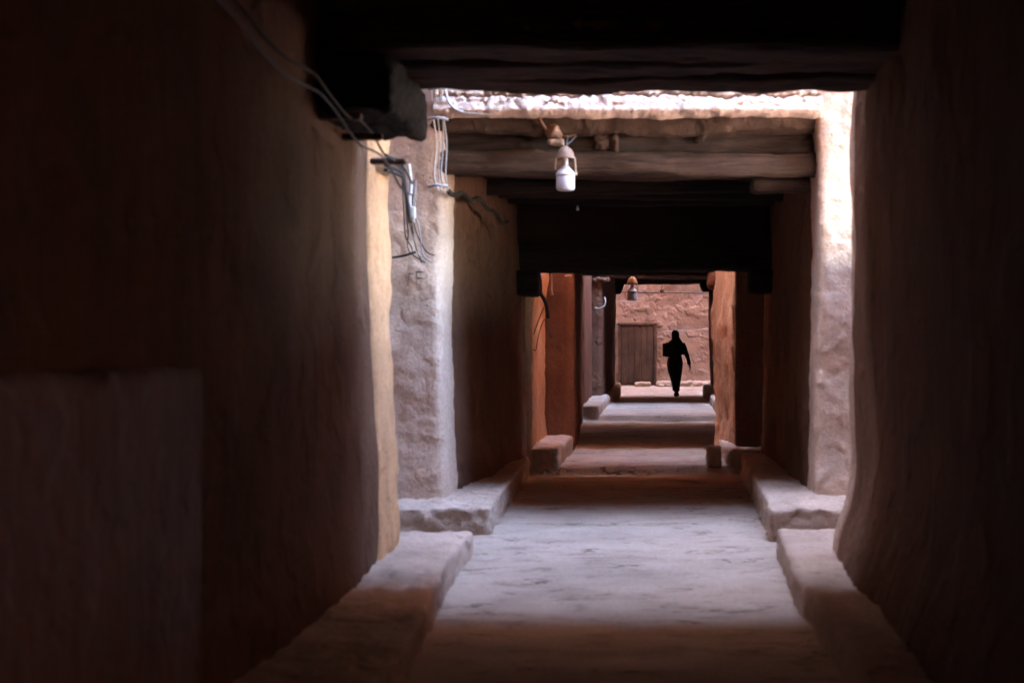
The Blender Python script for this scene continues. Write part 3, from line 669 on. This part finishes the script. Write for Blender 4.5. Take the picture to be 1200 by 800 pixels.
# wires at the second lightwell
cable([(-1.42, 15.62, 2.28), (-1.37, 15.66, 2.12), (-1.28, 15.68, 1.98), (-1.23, 15.7, 1.88), (-1.21, 15.8, 1.72)], 0.022, 'cable_black', 'thick black cable clump drooping at the corner of the second lightwell')
cable([(-1.25, 15.7, 1.84), (-1.33, 15.66, 1.62), (-1.38, 15.65, 1.45), (-1.34, 15.66, 1.36), (-1.30, 15.67, 1.55), (-1.24, 15.7, 1.7), (-1.20, 15.72, 1.55), (-1.17, 15.75, 1.5), (-1.19, 15.74, 1.62)], 0.005, 'cable_black', 'thin black wire curled in loops on the orange side wall')
cable([(-1.30, 16.6, 2.45), (-1.245, 16.6, 2.24), (-1.24, 16.6, 2.07), (-1.225, 16.6, 1.985)], 0.018, 'shade', 'short ochre wire stub hanging at the second lightwell')
tag(link_mesh('lit_dash', *block(-1.11, -1.03, 17.1, 17.2, 2.22, 2.245, 0.01, 0.008, 0.004, 0.05, 215), M['stone']), 'pale sliver drawing the lit dash under the third lintel', 'lit dash')  # small pale solid that draws a lit dash on the lintel
cable([(-1.13, 26.0, 1.98), (-1.05, 25.95, 1.97), (-0.96, 25.93, 2.02), (-0.94, 25.93, 2.10), (-0.96, 25.95, 2.17)], 0.014, 'cable_white', 'white cable loop hooked on the far bluish wall end')
# courtyard wires
cable([(-4.2, 37.5, 2.66), (-0.9, 37.5, 2.56), (0.15, 37.5, 2.55), (2.0, 37.5, 2.53), (4.0, 37.5, 2.6)], 0.012, 'cable_black', 'dark overhead wire stretched straight across the courtyard')
cable([(-4.2, 38.5, 2.40), (-1.2, 38.5, 2.335), (-0.55, 38.5, 2.33), (-0.45, 38.5, 2.36)], 0.010, 'cable_grey', 'short pale wire ending behind the far orange lamp')
cable([(0.0, 39.9, 1.50), (0.5, 39.9, 1.535), (1.0, 39.9, 1.565), (1.6, 39.9, 1.58), (2.5, 39.9, 1.60)], 0.010, 'cable_grey', 'thin pale wire fixed across the courtyard wall right of the door')
I = thing('insulator', 'small dark insulator hanging on the overhead courtyard wire', 'insulator', (0.13, 37.5, 2.5))
link_mesh('pin', *lathe([(0.0, 0.2), (0.02, 0.19), (0.025, 0.1), (0.05, 0.09), (0.06, 0.03), (0.02, 0.0), (0.0, 0.0)], (0.13, 37.5, 2.55), 12), M['iron'], I)

# ------------------------------------------------------------------ the walking person
def skin_mesh(name, verts, edges, radii, mat, parent, root=0, sub=2):
    me = bpy.data.meshes.new(name); me.from_pydata([Vector(v) for v in verts], edges, []); me.update()
    ob = bpy.data.objects.new(name, me); COL.objects.link(ob)
    md = ob.modifiers.new('skin', 'SKIN'); md.use_smooth_shade = True
    for i, r_ in enumerate(radii):
        sv = me.skin_vertices[0].data[i]; sv.radius = r_ if isinstance(r_, tuple) else (r_, r_); sv.use_root = (i == root)
    sb_ = ob.modifiers.new('subsurf', 'SUBSURF'); sb_.levels = sub; sb_.render_levels = sub
    dg = bpy.context.evaluated_depsgraph_get()
    m2 = bpy.data.meshes.new_from_object(ob.evaluated_get(dg)); m2.name = name
    ob.modifiers.clear(); ob.data = m2
    m2.materials.clear(); m2.materials.append(mat)
    m2.polygons.foreach_set('use_smooth', [True] * len(m2.polygons))
    ob.parent = parent
    return ob

PX, PY = 0.43, 33.7
PZ = lane_z(PY)
P = thing('person', 'person in dark clothes and a long head covering walking away into the courtyard', 'person', (PX, PY, PZ))
# joints relative to the feet, x right, y away from the camera, z up; 1.56 m tall
J_ = {}
V_, E_, Rr = [], [], []
def jt(k, p, r_, frm=None):
    J_[k] = len(V_); V_.append(p); Rr.append(r_)
    if frm is not None: E_.append((J_[frm], J_[k]))
jt('pelvis', (0.00, 0.0, 0.82), (0.150, 0.105))
jt('waist', (0.00, 0.0, 1.00), (0.115, 0.085), 'pelvis')
jt('chest', (0.00, 0.01, 1.18), (0.145, 0.095), 'waist')
jt('neckb', (0.00, 0.01, 1.30), (0.075, 0.065), 'chest')
jt('neck', (0.00, 0.02, 1.355), 0.048, 'neckb')
jt('jaw', (0.00, 0.035, 1.41), (0.060, 0.068), 'neck')
jt('head', (0.00, 0.03, 1.475), (0.074, 0.090), 'jaw')
jt('crown', (0.00, 0.02, 1.535), (0.045, 0.055), 'head')
# right arm hangs away from the side
jt('sh_r', (0.165, 0.0, 1.255), 0.052, 'chest'); jt('el_r', (0.265, -0.01, 1.00), 0.040, 'sh_r'); jt('wr_r', (0.325, 0.03, 0.79), 0.026, 'el_r')
jt('pm_r', (0.340, 0.04, 0.735), (0.032, 0.020), 'wr_r'); jt('pe_r', (0.352, 0.05, 0.70), (0.034, 0.017), 'pm_r')
for k, (dx, ln) in enumerate(((-0.022, 0.072), (-0.007, 0.080), (0.008, 0.075), (0.022, 0.058))):
    b0 = (0.352 + dx * 0.4, 0.05 + dx, 0.695)
    jt(f'f{k}a', b0, 0.009, 'pe_r'); jt(f'f{k}b', (b0[0] + 0.006, b0[1] + 0.004, b0[2] - ln * 0.55), 0.0085, f'f{k}a'); jt(f'f{k}c', (b0[0] - 0.004, b0[1] + 0.006, b0[2] - ln), 0.007, f'f{k}b')
jt('t1', (0.325, 0.075, 0.735), 0.011, 'pm_r'); jt('t2', (0.320, 0.095, 0.700), 0.009, 't1'); jt('t3', (0.322, 0.10, 0.672), 0.008, 't2')
# left arm is bent round the board
jt('sh_l', (-0.165, 0.0, 1.255), 0.052, 'chest'); jt('el_l', (-0.215, -0.05, 1.02), 0.042, 'sh_l'); jt('wr_l', (-0.175, 0.16, 0.965), 0.027, 'el_l')
jt('pm_l', (-0.172, 0.215, 0.965), (0.020, 0.032), 'wr_l')
for k, dz in enumerate((-0.024, -0.008, 0.008, 0.023)):
    ln = (0.06, 0.075, 0.08, 0.07)[k]
    jt(f'g{k}a', (-0.178, 0.25, 0.965 + dz), 0.009, 'pm_l'); jt(f'g{k}b', (-0.200, 0.25 + ln * 0.5, 0.962 + dz), 0.0085, f'g{k}a'); jt(f'g{k}c', (-0.235, 0.25 + ln * 0.55, 0.96 + dz), 0.007, f'g{k}b')
jt('u1', (-0.165, 0.215, 1.0), 0.011, 'pm_l'); jt('u2', (-0.185, 0.235, 1.022), 0.009, 'u1'); jt('u3', (-0.21, 0.25, 1.03), 0.008, 'u2')
# legs: right foot planted ahead, left foot pushing off behind
jt('hip_r', (0.075, 0.0, 0.78), 0.088, 'pelvis'); jt('kn_r', (0.045, 0.10, 0.44), 0.056, 'hip_r'); jt('an_r', (0.045, 0.10, 0.085), 0.036, 'kn_r')
jt('hl_r', (0.045, 0.07, 0.035), 0.030, 'an_r'); jt('to_r', (0.055, 0.25, 0.024), (0.036, 0.022), 'an_r')
jt('hip_l', (-0.075, 0.0, 0.78), 0.088, 'pelvis'); jt('kn_l', (-0.030, 0.02, 0.43), 0.056, 'hip_l'); jt('an_l', (0.000, -0.19, 0.125), 0.036, 'kn_l')
jt('to_l', (0.015, -0.10, 0.022), (0.036, 0.022), 'an_l')
skin_mesh('body', V_, E_, Rr, M['skin'], P)

def loft(rings, closed_top=False, seg=28, thick=0.0, wob=0.0, seed=0):
    """rings: (cx, cy, z, rx, ry); a garment as a closed shell"""
    vs, fs = [], []
    for i, (cx, cy, z, rx, ry) in enumerate(rings):
        for k in range(seg):
            a = 2 * math.pi * k / seg
            f = 1 + wob * noise.noise(Vector((math.cos(a) * 2.2, math.sin(a) * 2.2, z * 1.8 + seed)))
            vs.append((cx + rx * f * math.cos(a), cy + ry * f * math.sin(a), z))
    for i in range(len(rings) - 1):
        for k in range(seg):
            fs.append((i * seg + k, i * seg + (k + 1) % seg, (i + 1) * seg + (k + 1) % seg, (i + 1) * seg + k))
    fs.append(tuple(range(seg))[::-1]); fs.append(tuple(range((len(rings) - 1) * seg, len(rings) * seg)))
    return vs, fs
def wear(name, vf, mat):
    vs = [(x + PX, y + PY, z + PZ) for x, y, z in vf[0]]
    return link_mesh(name, vs, vf[1], M[mat], P)
wear('robe', loft([(0.02, -0.02, 0.13, 0.085, 0.23), (0.015, -0.01, 0.27, 0.10, 0.21), (0.01, 0.01, 0.44, 0.135, 0.18), (0.0, 0.02, 0.60, 0.172, 0.165), (0.0, 0.0, 0.78, 0.192, 0.15),
      (0.0, 0.0, 0.92, 0.165, 0.13), (0.0, 0.0, 1.02, 0.140, 0.11), (0.0, 0.005, 1.15, 0.168, 0.12), (0.0, 0.005, 1.25, 0.195, 0.105), (0.0, 0.01, 1.31, 0.13, 0.085), (0.0, 0.015, 1.345, 0.07, 0.065)], wob=0.12, seed=3), 'cloth_navy')
slv = join(tube([(0.165, 0.0, 1.25), (0.222, -0.005, 1.12), (0.268, -0.01, 1.0), (0.302, 0.012, 0.89), (0.324, 0.03, 0.80), (0.335, 0.037, 0.755)], [0.064] * 8 + [0.056] * 8 + [0.046] * 20, 14, 6),
           tube([(-0.165, 0.0, 1.25), (-0.20, -0.03, 1.13), (-0.217, -0.05, 1.02), (-0.205, 0.05, 0.985), (-0.178, 0.15, 0.967)], [0.064] * 8 + [0.056] * 8 + [0.046] * 20, 14, 6))
wear('sleeve', slv, 'cloth_navy')
wear('headscarf', loft([(0.075, -0.085, 0.98, 0.150, 0.05), (0.068, -0.075, 1.08, 0.165, 0.065), (0.055, -0.06, 1.17, 0.165, 0.08), (0.040, -0.035, 1.26, 0.152, 0.105), (0.022, -0.005, 1.335, 0.118, 0.108), (0.008, 0.005, 1.40, 0.090, 0.105), (0.002, 0.005, 1.47, 0.092, 0.112), (0.0, 0.005, 1.53, 0.076, 0.095), (0.0, 0.005, 1.565, 0.04, 0.055)], wob=0.10, seed=8), 'cloth_black')
# face: eyes, nose, mouth, ears
fx, fy, fz = PX, PY + 0.117, PZ + 1.465
link_mesh('face', *join(block(fx - 0.055, fx + 0.055, fy - 0.05, fy + 0.008, fz - 0.085, fz + 0.05, 0.012, 0.045, 0.0, 1, 0),
     tube([(fx, fy + 0.006, fz + 0.02), (fx, fy + 0.020, fz - 0.012), (fx, fy + 0.008, fz - 0.022)], [0.007] * 3 + [0.012] * 12, 8, 4),
     tube([(fx - 0.022, fy + 0.004, fz - 0.048), (fx, fy + 0.010, fz - 0.05), (fx + 0.022, fy + 0.004, fz - 0.048)], 0.006)), M['skin'], P)
for s_ in (-1, 1):
    link_mesh('eye', *lathe([(0.0, -0.009), (0.008, -0.005), (0.011, 0.0), (0.008, 0.005), (0.0, 0.009)], (fx + s_ * 0.026, fy + 0.001, fz + 0.012), 10), M['bulb_base'], P)
    link_mesh('shoe', *block(PX + (0.005 if s_ > 0 else -0.035), PX + (0.10 if s_ > 0 else 0.055), PY + (0.03 if s_ > 0 else -0.22), PY + (0.29 if s_ > 0 else -0.05), PZ + 0.0, PZ + (0.075 if s_ > 0 else 0.10), 0.02, 0.034, 0.0, 1, 0), M['shoe'], P)
BD = thing('folder', 'flat dark rectangular folder tucked under the left arm of the walking person', 'folder', (PX - 0.29, PY + 0.02, PZ + 0.94))
link_mesh('cover', *block(PX - 0.295, PX - 0.07, PY - 0.20, PY - 0.10, PZ + 0.94, PZ + 1.25, 0.03, 0.008, 0.0, 1, 0), M['board'], BD)
link_mesh('pages', *block(PX - 0.302, PX - 0.08, PY - 0.185, PY - 0.115, PZ + 0.955, PZ + 1.235, 0.03, 0.002, 0.0, 1, 0), M['cable_brown'], BD)

# marks on the pale wall end
link_mesh('scratched_mark', *MARKS, M['groove'], WBL)
